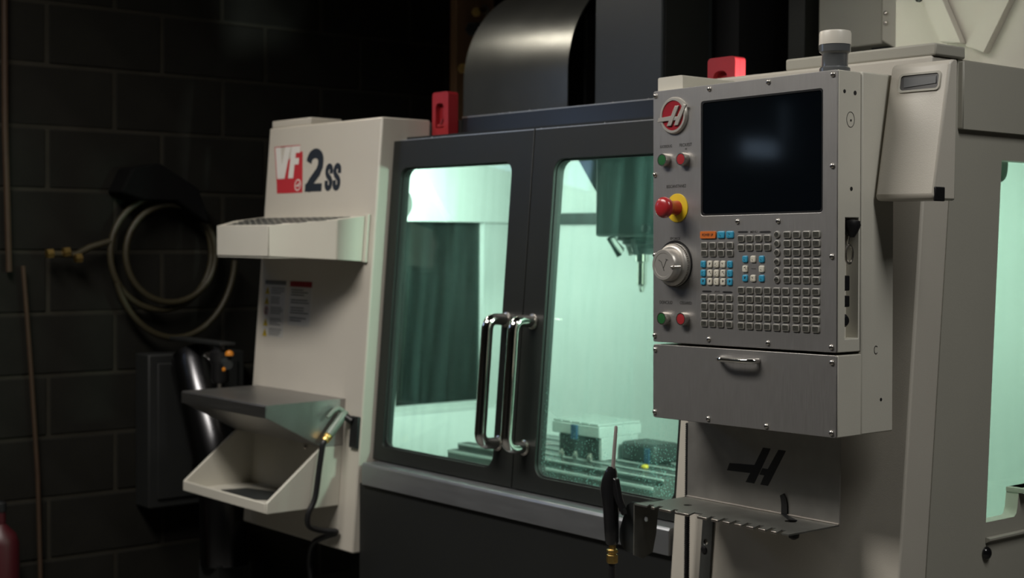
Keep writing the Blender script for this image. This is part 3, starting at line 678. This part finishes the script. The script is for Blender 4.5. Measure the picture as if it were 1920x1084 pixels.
# ------------------------------------------------------------------ pocket on the pendant's side
K = thing('document_pocket', (.05, -.06, 1.53), 'beige metal pocket with grey slot beside the control pendant', 'pocket')
K.location = (.05, -.06, 1.53)
x0, x1 = -.018, .108
prof = [(-.112, 1.529), (-.118, 1.537), (-.074, 1.778), (-.066, 1.785), (-.048, 1.785), (-.048, 1.529)]
body = MB().prism([prof], YZ(0), x0, x1, 'beige').build('pocket_body', K, .006)
nrm = Vector((0, -(1.778 - 1.537), -(.118 - .074))).normalized()
upv = Vector((0, .044, .241)).normalized()
pf = (Vector((0, -.118, 1.537)), Vector((1, 0, 0)), upv, nrm)
MB().prism([rrect(.004, .196, .094, .232, .008), rrect(.008, .200, .090, .228, .006)], pf, -.001, .0030, 'putty').build('slot_frame', K, .001)
MB().prism([rrect(.008, .200, .090, .228, .006)], pf, -.001, .0008, 'black_plastic').build('slot_opening', K)
MB().prism([[(.016, .205), (.086, .209), (.084, .223), (.014, .224)]], pf, .0006, .0024, 'beacon_grey').build('slot_flap', K, .0008)
MB().box((x1 - .003, -.1145, 1.527), (x1 + .002, -.084, 1.553), 'black_plastic').build('corner_cap', K, .002)

# ------------------------------------------------------------------ tool rack hanging below the pendant
RK = thing('tool_rack', (-.30, -.10, .9), 'bent steel tool rack with black logo under the control pendant', 'rack')
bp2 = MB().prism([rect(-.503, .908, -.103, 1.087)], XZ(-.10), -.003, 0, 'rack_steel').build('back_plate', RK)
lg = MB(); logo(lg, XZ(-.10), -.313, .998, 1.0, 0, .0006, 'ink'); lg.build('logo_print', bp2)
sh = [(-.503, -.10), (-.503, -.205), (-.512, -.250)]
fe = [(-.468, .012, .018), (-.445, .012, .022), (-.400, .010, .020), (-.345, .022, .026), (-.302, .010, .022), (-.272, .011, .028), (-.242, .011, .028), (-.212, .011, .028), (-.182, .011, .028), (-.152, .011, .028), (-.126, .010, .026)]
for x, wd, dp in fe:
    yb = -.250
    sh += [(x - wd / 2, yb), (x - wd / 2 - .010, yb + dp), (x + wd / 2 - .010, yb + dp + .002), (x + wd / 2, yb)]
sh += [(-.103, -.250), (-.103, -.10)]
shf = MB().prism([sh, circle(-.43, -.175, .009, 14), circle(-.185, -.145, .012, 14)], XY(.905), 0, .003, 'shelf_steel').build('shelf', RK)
for i, (x, wd, dp) in enumerate(fe[:-1]):
    xa = x + wd / 2; xb = fe[i + 1][0] - fe[i + 1][1] / 2
    MB().box((xa + .001, -.2515, .9035), (xb - .001, -.2495, .9085), 'worn_lit_edge').build('worn_tooth_edge', shf, .0006)
MB().tube([(-.503, -.1015, .9095), (-.103, -.1015, .9095)], .0016, 'worn_lit_edge', 8).build('fold_edge', bp2)
br = MB().prism([[(-.250, .908), (-.250, .80), (-.225, .79), (-.195, .80), (-.185, .84), (-.178, .908)], circle(-.215, .872, .006, 14)], YZ(0), -.513, -.510, 'shelf_steel').build('side_bracket', RK)
MB().prism([[(-.57, .842), (-.548, .898), (-.535, .906), (-.511, .908), (-.511, .842)]], XZ(-.235), -.003, 0, 'dark_iron').build('gun_clip', RK)
MB().prism([rrect(-.570, .800, -.511, .842, .018, 5, (.006, .002, .002, .028))], XZ(-.235), -.003, 0, 'dark_iron').build('gun_clip_lobe', RK)
RS = MB(); ribbon(RS, [(-.243, .948), (-.2385, .940), (-.236, .928), (-.236, .909)], [.010, .014, .015, .015], XZ(-.1005), 0, .003, 'black_rubber')
RS.lathe([(.011, 0), (.013, -.012), (.010, -.030), (.004, -.034)], (-.185, -.135, .905), (0, 0, 1), 'black_rubber', 14)
RS.prism([[(-.2425, -.104), (-.229, -.104), (-.178, -.134), (-.192, -.142)]], XY(.9081), 0, .002, 'black_rubber')
tag(RS.build('rubber_strap'), 'black rubber strap threaded through the steel tool rack', 'strap')

# conduit and strip under the rack
cd = MB(); zz = .40; pts = []; rr = []
while zz < 1.06:
    pts += [(-.523, -.078, zz), (-.523, -.078, zz + .002), (-.523, -.078, zz + .0025), (-.523, -.078, zz + .0042)]; rr += [.0062, .0062, .0050, .0050]; zz += .0046
cd.tube(pts, rr, 'black_rubber', 10)
tag(cd.build('ribbed_conduit', None, 0, 60), 'black ribbed conduit running down behind the steel tool rack', 'conduit')
s3 = thing('mounting_strip', (-.488, YF(.6), .45), 'vertical metal strip with hole below the steel tool rack', 'strip')
MB().prism([rect(-.503, S(.45), -.473, S(.90)), circle(-.490, S(.806), .006, 14), circle(-.490, S(.62), .006, 14)], front(), .0005, .006, 'iron').build('strip_body', s3, .001)
MB().lathe([(.008, 0), (.008, .003), (.004, .005)], (-.492, YF(.79) - .006, .79), (0, -1, 0), 'black_plastic', 14).build('rivet', s3)

# ------------------------------------------------------------------ air guns
G = thing('air_blow_gun', (-.563, -.262, .80), 'black air blow gun with thin steel nozzle pointing up', 'air gun', 'air guns')
gx, gy = -.563, -.262
MB().tube([(gx - .001, gy, .965), (gx + .004, gy, 1.02), (gx + .008, gy, 1.062), (gx + .008, gy, 1.066)], [.0042, .0040, .0036, .0024], 'nozzle_steel', 14).build('nozzle', G)
gm = MB(); prf = [(.980, -.004, .007, .007), (.968, -.006, .014, .013), (.950, -.010, .019, .016), (.932, -.012, .021, .018), (.915, -.008, .0195, .018), (.890, -.005, .0180, .016), (.850, -.003, .0165, .015), (.822, -.001, .0150, .014), (.816, -.001, .012, .012)]
vs = []; fs = []; sg = 20
for z, dx, ra, rb in prf:
    for i in range(sg):
        a = 2 * PI * i / sg; vs.append((gx + dx + ra * math.cos(a) * (1.0 if abs(math.cos(a)) < .8 else .94), gy + rb * math.sin(a), z))
for j in range(len(prf) - 1):
    for i in range(sg): fs.append((j * sg + i, j * sg + (i + 1) % sg, (j + 1) * sg + (i + 1) % sg, (j + 1) * sg + i))
fs.append(tuple(range(sg))); fs.append(tuple((len(prf) - 1) * sg + i for i in range(sg)))
gm.add(vs, fs, 'gun_black').build('gun_body', G, 0, 60)
MB().prism([[(gx + .006, .958), (gx + .013, .955), (gx + .024, .915), (gx + .040, .884), (gx + .034, .882), (gx + .016, .906), (gx + .006, .925)]], XZ(gy), -.007, .007, 'gun_black').build('trigger', G, .002)
MB().lathe([(.008, .816), (.008, .806), (.0125, .805), (.0125, .799), (.009, .798), (.009, .795), (.0125, .794), (.0125, .778), (.010, .776)], (gx, gy, 0), (0, 0, 1), 'brass', 6).build('brass_fitting', G, .0006, 25)
MB().tube([(gx, gy, .778), (gx + .001, gy, .70), (gx + .003, gy + .01, .55), (gx + .02, gy + .06, .30), (gx + .05, gy + .05, .012), (gx + .2, gy - .02, .012)], .0072, 'black_rubber', 12, .1, 8).build('hose', G)

G2 = thing('air_blow_gun', (-1.90, -.085, .87), 'pale green air blow gun hooked beside the steel hood', 'air gun', 'air guns')
a0 = Vector((-1.893, -.060, .948)); a1 = Vector((-1.893, -.108, .893)); dv = (a1 - a0).normalized()
MB().tube([a0 - dv * .012, a0, a0 + dv * .03, a1], [.010, .0145, .0135, .0130], 'lime_grey', 16).build('gun_body', G2)
MB().tube([a0 + Vector((0, -.004, .010)), a0 + Vector((0, -.018, .020)), a0 + Vector((0, -.034, .012)), a0 + Vector((0, -.048, -.002)), a0 + Vector((0, -.056, -.004))], [.009, .008, .0065, .006, .0055], 'lime_grey', 12).build('trigger_lever', G2)
MB().lathe([(.012, 0), (.013, .002), (.013, .010), (.010, .011), (.012, .013), (.012, .021), (.008, .023)], a1, dv, 'brass', 12).build('brass_fitting', G2)
e = a1 + dv * .020
MB().tube([e, e + dv * .012, (-1.893, -.134, .84), (-1.893, -.141, .80), (-1.893, -.148, .75), (-1.893, -.155, .71), (-1.895, -.178, .672), (-1.905, -.172, .636), (-1.91, -.13, .618), (-1.895, -.080, .612), (-1.905, -.078, .604), (-1.96, -.085, .585), (-2.02, -.085, .560), (-2.04, -.085, .50), (-1.98, -.085, .30), (-1.95, -.12, .012), (-1.7, -.28, .012)], .0085, 'black_rubber', 12, .03, 6).build('hose', G2)
hk = thing('gun_hook', (-1.85, -.05, .86), 'black plate bracket holding the pale green air gun', 'bracket')
MB().prism([rect(-1.872, S(.855), -1.834, S(.945))], front(), .0005, .010, 'black_plastic').build('bracket_plate', hk, .002)
MB().tube([(-1.862, YF(.93) - .008, .930), (-1.893, -.058, .945)], .011, 'black_plastic', 12).build('bracket_peg', hk)

# ------------------------------------------------------------------ tray, hood and bin on the left cabinet
TR = thing('tool_tray', (-2.0, -.05, 1.4), 'beige wedge shaped tool tray on the left cabinet under the lettering', 'tray')
TS = .1306                                    # the tray top falls towards the front
def tz(y): return 1.5070 + (y + .10) * TS
def bz(y): return 1.3937 - (y + .10) * .060
yw = .004
plan = [(-1.866, yw), (-1.866, -.100), (-2.020, -.234), (-2.320, -.234), (-2.446, -.110), (-2.446, yw)]
def tray_wall(i, name):
    (xa, ya), (xb, yb) = plan[i], plan[i + 1]
    d = Vector((xb - xa, yb - ya, 0)); l = d.length; d.normalize(); n = d.cross(Vector((0, 0, 1)))
    if n.dot(Vector((xa + 2.17, ya - .05, 0))) < 0: n = -n
    gap = .0022 if i in (1, 2) else 0
    ya_ = YF(1.45) if i == 0 else ya; yb_ = YF(1.45) if i == 4 else yb
    return MB().prism([[(0 + gap, bz(ya)), (l - gap, bz(yb)), (l - gap, tz(yb)), (0 + gap, tz(ya))]], ((xa, ya, 0), d, (0, 0, 1), n), -.004, 0, 'cream').build(name, TR, .001)
for i, nm in enumerate(('end_bracket', 'corner_wall', 'front_wall', 'corner_wall', 'end_bracket')): tray_wall(i, nm)
q_ = math.sqrt(1 + TS * TS)
tf = ((0, -.10, 1.5070), (1, 0, 0), (0, 1 / q_, TS / q_), (0, -TS / q_, 1 / q_))
ins = [(-1.868, yw), (-1.868, -.099), (-2.0208, -.2315), (-2.319, -.2315), (-2.444, -.109), (-2.444, yw)]
tt = MB().prism([[(x, (y + .10) * q_) for x, y in ins]], tf, -.006, -.001, 'cream').build('tray_top', TR, .001)
MB().prism([ins], XY(1.396), 0, .003, 'putty').build('tray_bottom', TR)
MB().prism([[(YF(1.52, -.0005), 1.524), (YF(1.52, -.010), 1.524), (YF(1.388, -.010), 1.386), (YF(1.388, -.0005), 1.386)]], YZ(0), -1.8655, -1.852, 'cream').build('mount_flange', TR, .001)
for i in range(15):
    for j in range(5):
        xx = -2.425 + i * .037; yy = -.020 - j * .040
        lim = .040 if yy > -.09 else .040 + (-.09 - yy) * 1.15
        if xx < -2.446 + lim - .025 or xx + .028 > -1.866 - lim + .015: continue
        MB().prism([rrect(xx, (yy - .028 + .10) * q_, xx + .028, (yy + .10) * q_, .006, 2)], tf, -.002, .0002, 'dark_iron').build('grille_opening', tt)
HO = thing('steel_hood', (-2.16, -.16, .95), 'wedge shaped brushed steel hood above the beige bin', 'hood')
hx0, hx1 = -2.418, -1.918
yb1, yb2 = YF(.989), YF(.862)
MB().prism([[(yb1, .986), (yb1, .990), (-.297, .987), (-.301, .983), (-.301, .951), (-.297, .951), (-.297, .983)]], YZ(0), hx0, hx1, 'steel').build('hood_top', HO, .0008)
MB().prism([[(yb1, .986), (-.297, .983), (-.297, .952), (-.116, .856), (yb2, .856)]], YZ(0), hx1 - .0035, hx1, 'steel').build('hood_cheek', HO, .0008)
MB().prism([[(yb1, .986), (-.297, .983), (-.297, .952), (-.116, .856), (yb2, .856)]], YZ(0), hx0, hx0 + .0035, 'steel').build('hood_cheek', HO, .0008)
MB().prism([[(-.297, .951), (-.297, .955), (-.116, .860), (-.116, .856)]], YZ(0), hx0 + .003, hx1 - .003, 'steel').build('hood_underside', HO)
BN = thing('chip_bin', (-2.16, -.16, .68), 'open beige metal bin under the steel hood', 'bin')
tk_ = .012
pr_ = [(YF(.855), .855), (-.118, .855), (-.2965, .712), (-.2965, .682), (YF(.682), .682)]
MB().prism([pr_], YZ(0), hx1 - tk_, hx1, 'cream').build('bin_cheek', BN, .002)
MB().prism([pr_], YZ(0), hx0, hx0 + tk_, 'cream').build('bin_cheek', BN, .002)
MB().box((hx0 + tk_ - .001, -.297, .682), (hx1 - tk_ + .001, -.285, .711), 'cream').build('front_lip', BN, .002)
MB().box((hx0 + tk_, -.286, .682), (hx1 - tk_, YF(.682), .688), 'cream').build('bin_floor', BN)
MB().prism([[(YF(.855, -.001), .855), (YF(.855, -.008), .855), (YF(.688, -.008), .688), (YF(.688, -.001), .688)]], YZ(0), hx0 + tk_, hx1 - tk_, 'cream').build('bin_back', BN)
MB().prism([[(-.20, -.06), (-.02, -.09), (.06, -.02), (.12, .03), (-.05, .06), (-.18, .02)]], ((-2.12, -.16, .6884), (1, 0, 0), (0, 1, 0), (0, 0, 1)), 0, .0015, 'dark_iron').build('coolant_puddle', BN)
for x, z in ((-2.10, .83), (-2.10, .72), (-2.12, .70)):
    MB().lathe([(.007, 0), (.006, .004), (.002, .006)], (x, YF(z) - .008, z), (0, -1, 0), 'satin_chrome', 12).build('rivet', BN)

# ------------------------------------------------------------------ vises and parts on the table
V = thing('machine_vise', (-1.42, .56, .822), 'pale steel vise with slatted top on the machine table', 'vise')
MB().box((-1.59, .50, .822), (-1.412, .640, .885), 'dark_iron').build('vise_body', V, .004)
MB().box((-1.412, .495, .822), (-1.400, .640, .888), 'vise_steel').build('vise_end', V, .002)
MB().box((-1.605, .485, .887), (-1.400, .655, .920), 'vise_steel').build('vise_plate', V, .003)
for k in range(5):
    MB().box((-1.60 + k * .040, .487, .9205), (-1.60 + k * .040 + .034, .653, .927), 'vise_steel').build('jaw_slat', V, .002)
MB().box((-1.515, .478, .875), (-1.490, .486, .918), 'blue_paint').build('blue_tag', V, .002)
for k in range(3):
    MB().lathe([(.010, 0), (.010, .012), (.006, .014), (.006, .020)], (-1.55 + k * .06, .478, .823), (0, 0, 1), 'satin_chrome', 12).build('clamp_bolt', V)
V2 = thing('tool_block', (-1.26, .60, .822), 'dark iron block with blue stripe beside the pale vise', 'block')
MB().box((-1.385, .555, .822), (-1.250, .66, .878), 'dark_iron').build('block_body', V2, .010)
MB().box((-1.285, .551, .825), (-1.266, .556, .868), 'blue_paint').build('blue_stripe', V2)
for n_, (x, y, z, m) in enumerate(((-1.45, .375, .745, 'yellow'), (-1.23, .50, .823, 'yellow'))):
    q = MB().lathe([(.010, 0), (.011, .004), (.008, .009), (.001, .010)], (x, y - (.017 if n_ == 0 else 0), z), (0, -1, 0) if n_ == 0 else (0, 0, 1), m, 12).build('grease_cap', table)

# ------------------------------------------------------------------ rear cabinets above the right side
EC = thing('rear_cabinet', (-.2, .6, 1.801), 'tall beige rear cabinet with two slanted straps behind the machine', 'cabinet')
MB().box((-.389, .45, 1.801), (-.002, .70, 2.5), 'beige').build('cabinet_body', EC, .004)
for l in ([(-.354, 2.10), (-.303, 2.10), (-.200, 1.888), (-.252, 1.895)], [(-.056, 2.10), (-.011, 2.10), (-.145, 1.861), (-.190, 1.881)]):
    s_ = MB().prism([l], XZ(.45), 0, .022, 'beige').build('slanted_strap', EC, .003)
MB().lathe([(.008, 0), (.008, .006), (.004, .009)], (-.315, .438, 2.0), (0, -1, 0), 'black_plastic', 12).build('strap_bolt', EC)
EB = thing('electrical_box', (-.75, .95, 2.0), 'greenish beige box high up behind the signal light', 'box')
MB().box((-.887, .80, 1.968), (-.68, 1.1, 2.6), 'putty').build('box_body', EB, .004)
MB().prism([[(-.68, 1.975), (-.60, 1.93), (-.60, 2.6), (-.68, 2.6)]], XZ(.80), -.28, .0, 'cream').build('box_wing', EB, .003)
MB().box((-.75, .85, 1.801), (-.70, .95, 1.968), 'dark_iron').build('box_foot', EB)
for z in (2.045, 2.02):
    MB().lathe([(.006, 0), (.006, .004), (.002, .006)], (-.668, .80, z), (0, -1, 0), 'satin_chrome', 12).build('box_screw', EB)
UPt = thing('steel_upright', (-.96, .83, 1.8005), 'dark steel upright behind the machine between column and box', 'post')
MB().prism([[(-.990, .80), (-.934, .80), (-.934, .86), (-.940, .86), (-.940, .806), (-.984, .806), (-.984, .86), (-.990, .86)]], XY(1.805), 0, 1.1, 'shroud_grey').build('channel', UPt)
MB().box((-1.00, .79, 1.8005), (-.925, .87, 1.805), 'shroud_grey').build('foot_plate', UPt)

# ------------------------------------------------------------------ dim things along the block wall
WP = thing('timber_post', (XW + .05, 1.22, 0), 'brown timber post against the block wall behind the shroud', 'post')
MB().box((XW + .004, 1.12, 0), (XW + .045, 1.31, 3.4), 'wood').build('post_board', WP, .004)
def fitting(name, pts, r, m, label):
    t = thing(name, pts[0], label, 'pipe fitting', 'brass fittings on the timber post')
    MB().tube(pts, r, m, 12).build('fitting_body', t)
    MB().lathe([(r * 1.5, 0), (r * 1.5, .02), (r * 1.2, .022)], pts[0], Vector(pts[1]) - Vector(pts[0]), m, 6).build('fitting_nut', t)
    MB().lathe([(r * 1.6, 0), (r * 1.6, .006)], pts[-1], Vector(pts[-2]) - Vector(pts[-1]), 'iron', 12).build('wall_flange', t)
fitting('brass_valve', [(XW + .13, 1.15, 2.33), (XW + .10, 1.20, 2.345), (XW + .045, 1.26, 2.36)], .012, 'brass', 'slim brass valve highest on the timber post')
fitting('pipe_stub', [(XW + .12, 1.14, 2.265), (XW + .09, 1.19, 2.275), (XW + .045, 1.24, 2.28)], .02, 'dark_iron', 'dark iron pipe stub below the slim brass valve')
fitting('hose_barb', [(XW + .11, 1.10, 2.112), (XW + .09, 1.14, 2.11), (XW + .045, 1.19, 2.108)], .013, 'brass', 'brass hose barb lowest on the timber post')

HCo = thing('hose_coil', (XW + .06, -.12, 1.5), 'tan air hose coiled on a hook on the dark block wall', 'hose')
xh = XW + .05
def ell(cy, cz, ry, rz, n=40, a0=0, a1=360, dx=0.):
    return [(xh + dx, cy + ry * math.cos(math.radians(a0 + (a1 - a0) * i / n)), cz + rz * math.sin(math.radians(a0 + (a1 - a0) * i / n))) for i in range(n + 1)]
MB().tube(ell(-.125, 1.40, .185, .19), .011, 'hose_tan', 10).build('hose_loop', HCo)
MB().tube(ell(-.100, 1.40, .165, .165, dx=.02), .011, 'hose_tan', 10).build('hose_loop', HCo)
MB().tube(ell(-.08, 1.40, .225, .285, 40, 200, 355, .012), .011, 'hose_tan', 10).build('hose_tail', HCo)
MB().tube([(xh, -.31, 1.44), (xh, -.38, 1.42), (xh, -.43, 1.395), (xh, -.52, 1.40)], .011, 'hose_tan', 10).build('hose_end', HCo)
for y, z in ((-.425, 1.385), (-.465, 1.405), (-.52, 1.40)):
    MB().lathe([(.012, -.012), (.016, -.010), (.016, .010), (.012, .012)], (xh + .012, y, z), (0, 1, .1), 'brass', 6).build('hose_coupling', HCo)
MB().prism([[(-.30, 1.60), (-.26, 1.68), (-.16, 1.70), (-.02, 1.62), (.03, 1.50), (-.02, 1.52), (-.10, 1.575), (-.22, 1.575)]], YZ(XW), 0, .11, 'matte_black').build('hose_hanger', HCo, .01)
CB1 = MB().tube([(XW + .02, -.648, 3.0), (XW + .02, -.646, 1.78), (XW + .02, -.640, 1.55), (XW + .02, -.635, 1.342)], .010, 'rust', 8)
tag(CB1.build('wall_pipe'), 'thin rusty pipe running down the far left of the block wall', 'pipe')
CB2 = MB().tube([(XW + .025, -.592, 1.36), (XW + .025, -.580, 1.2), (XW + .025, -.567, 1.018), (XW + .025, -.547, .691), (XW + .03, -.54, .3), (XW + .06, -.53, .012)], .0075, 'rust', 8)
tag(CB2.build('hanging_cable'), 'orange brown cable hanging slanted on the dark block wall', 'cable')
JB = thing('wall_box', (XW + .1, .05, .6), 'dark grey box on the wall behind the slanted steel tube', 'box')
MB().box((XW + .002, -.20, .55), (XW + .10, .16, 1.065), 'dark_box').build('box_body', JB, .006)
MB().box((XW + .10, -.17, .58), (XW + .108, .13, 1.035), 'dark_box').build('box_door', JB, .003)
AT = thing('auger_tube', (-2.7, -.05, .6), 'slanted shiny steel discharge tube left of the beige bin', 'tube')
MB().tube([(-2.800, -.07, 1.065), (-2.775, -.07, 1.03), (-2.58, -.07, .66), (-2.565, -.07, .40)], [.066, .080, .080, .080], 'auger_steel', 36).build('tube_body', AT)
MB().lathe([(.085, 0), (.085, .02), (.081, .022)], (-2.61, -.07, .712), (-.22, 0, .39), 'auger_steel', 32).build('tube_band', AT)
MB().box((-2.63, -.13, .0), (-2.50, -.01, .41), 'dark_box').build('tube_support', AT)
FR = thing('air_regulator', (-2.72, -.05, 1.03), 'black air regulator with orange knobs above the steel tube', 'regulator')
c = Vector((-2.545, -.10, 1.06))
MB().lathe([(.022, -.07), (.028, -.06), (.028, -.01), (.034, 0), (.034, .03), (.022, .036), (.022, .052)], c, (0, 0, 1), 'black_plastic', 20).build('regulator_body', FR)
MB().tube([c + Vector((-.03, 0, .012)), c + Vector((-.065, 0, .014)), c + Vector((-.07, 0, .014)), c + Vector((-.10, 0, .016))], [.015, .015, .008, .007], 'satin_chrome', 14).build('inlet_nipple', FR)
MB().tube([c + Vector((.03, 0, -.002)), c + Vector((.06, -.005, -.008))], .016, 'dark_iron', 14).build('gauge', FR)
MB().lathe([(.013, 0), (.014, .006), (.010, .014), (.002, .017)], c + Vector((.068, -.005, .022)), (0, 0, 1), 'orange_plastic', 14).build('adjusting_knob', FR)
MB().lathe([(.007, 0), (.007, .005), (.002, .008)], c + Vector((.056, -.016, -.022)), (0, -1, 0), 'orange_plastic', 12).build('drain_button', FR)
MB().tube([c + Vector((.0, 0, -.07)), c + Vector((-.01, 0, -.11)), c + Vector((-.03, .02, -.13))], .008, 'satin_chrome', 10).build('drain_pipe', FR)
MB().box((XW + .10, -.125, 1.112), (-2.50, -.07, 1.122), 'dark_box').build('regulator_shelf', FR, .002)
RB = thing('red_bottle', (XW + .12, -.66, 0), 'red canister on the floor at the far left edge', 'canister')
MB().lathe([(.05, 0), (.055, .01), (.055, .50), (.045, .53), (.015, .56), (.015, .60), (.002, .602)], (XW + .10, -.695, 0), (0, 0, 1), 'red_bottle', 20).build('canister_body', RB)
MB().lathe([(.018, .60), (.018, .625), (.012, .63)], (XW + .10, -.695, 0), (0, 0, 1), 'black_plastic', 16).build('canister_cap', RB)
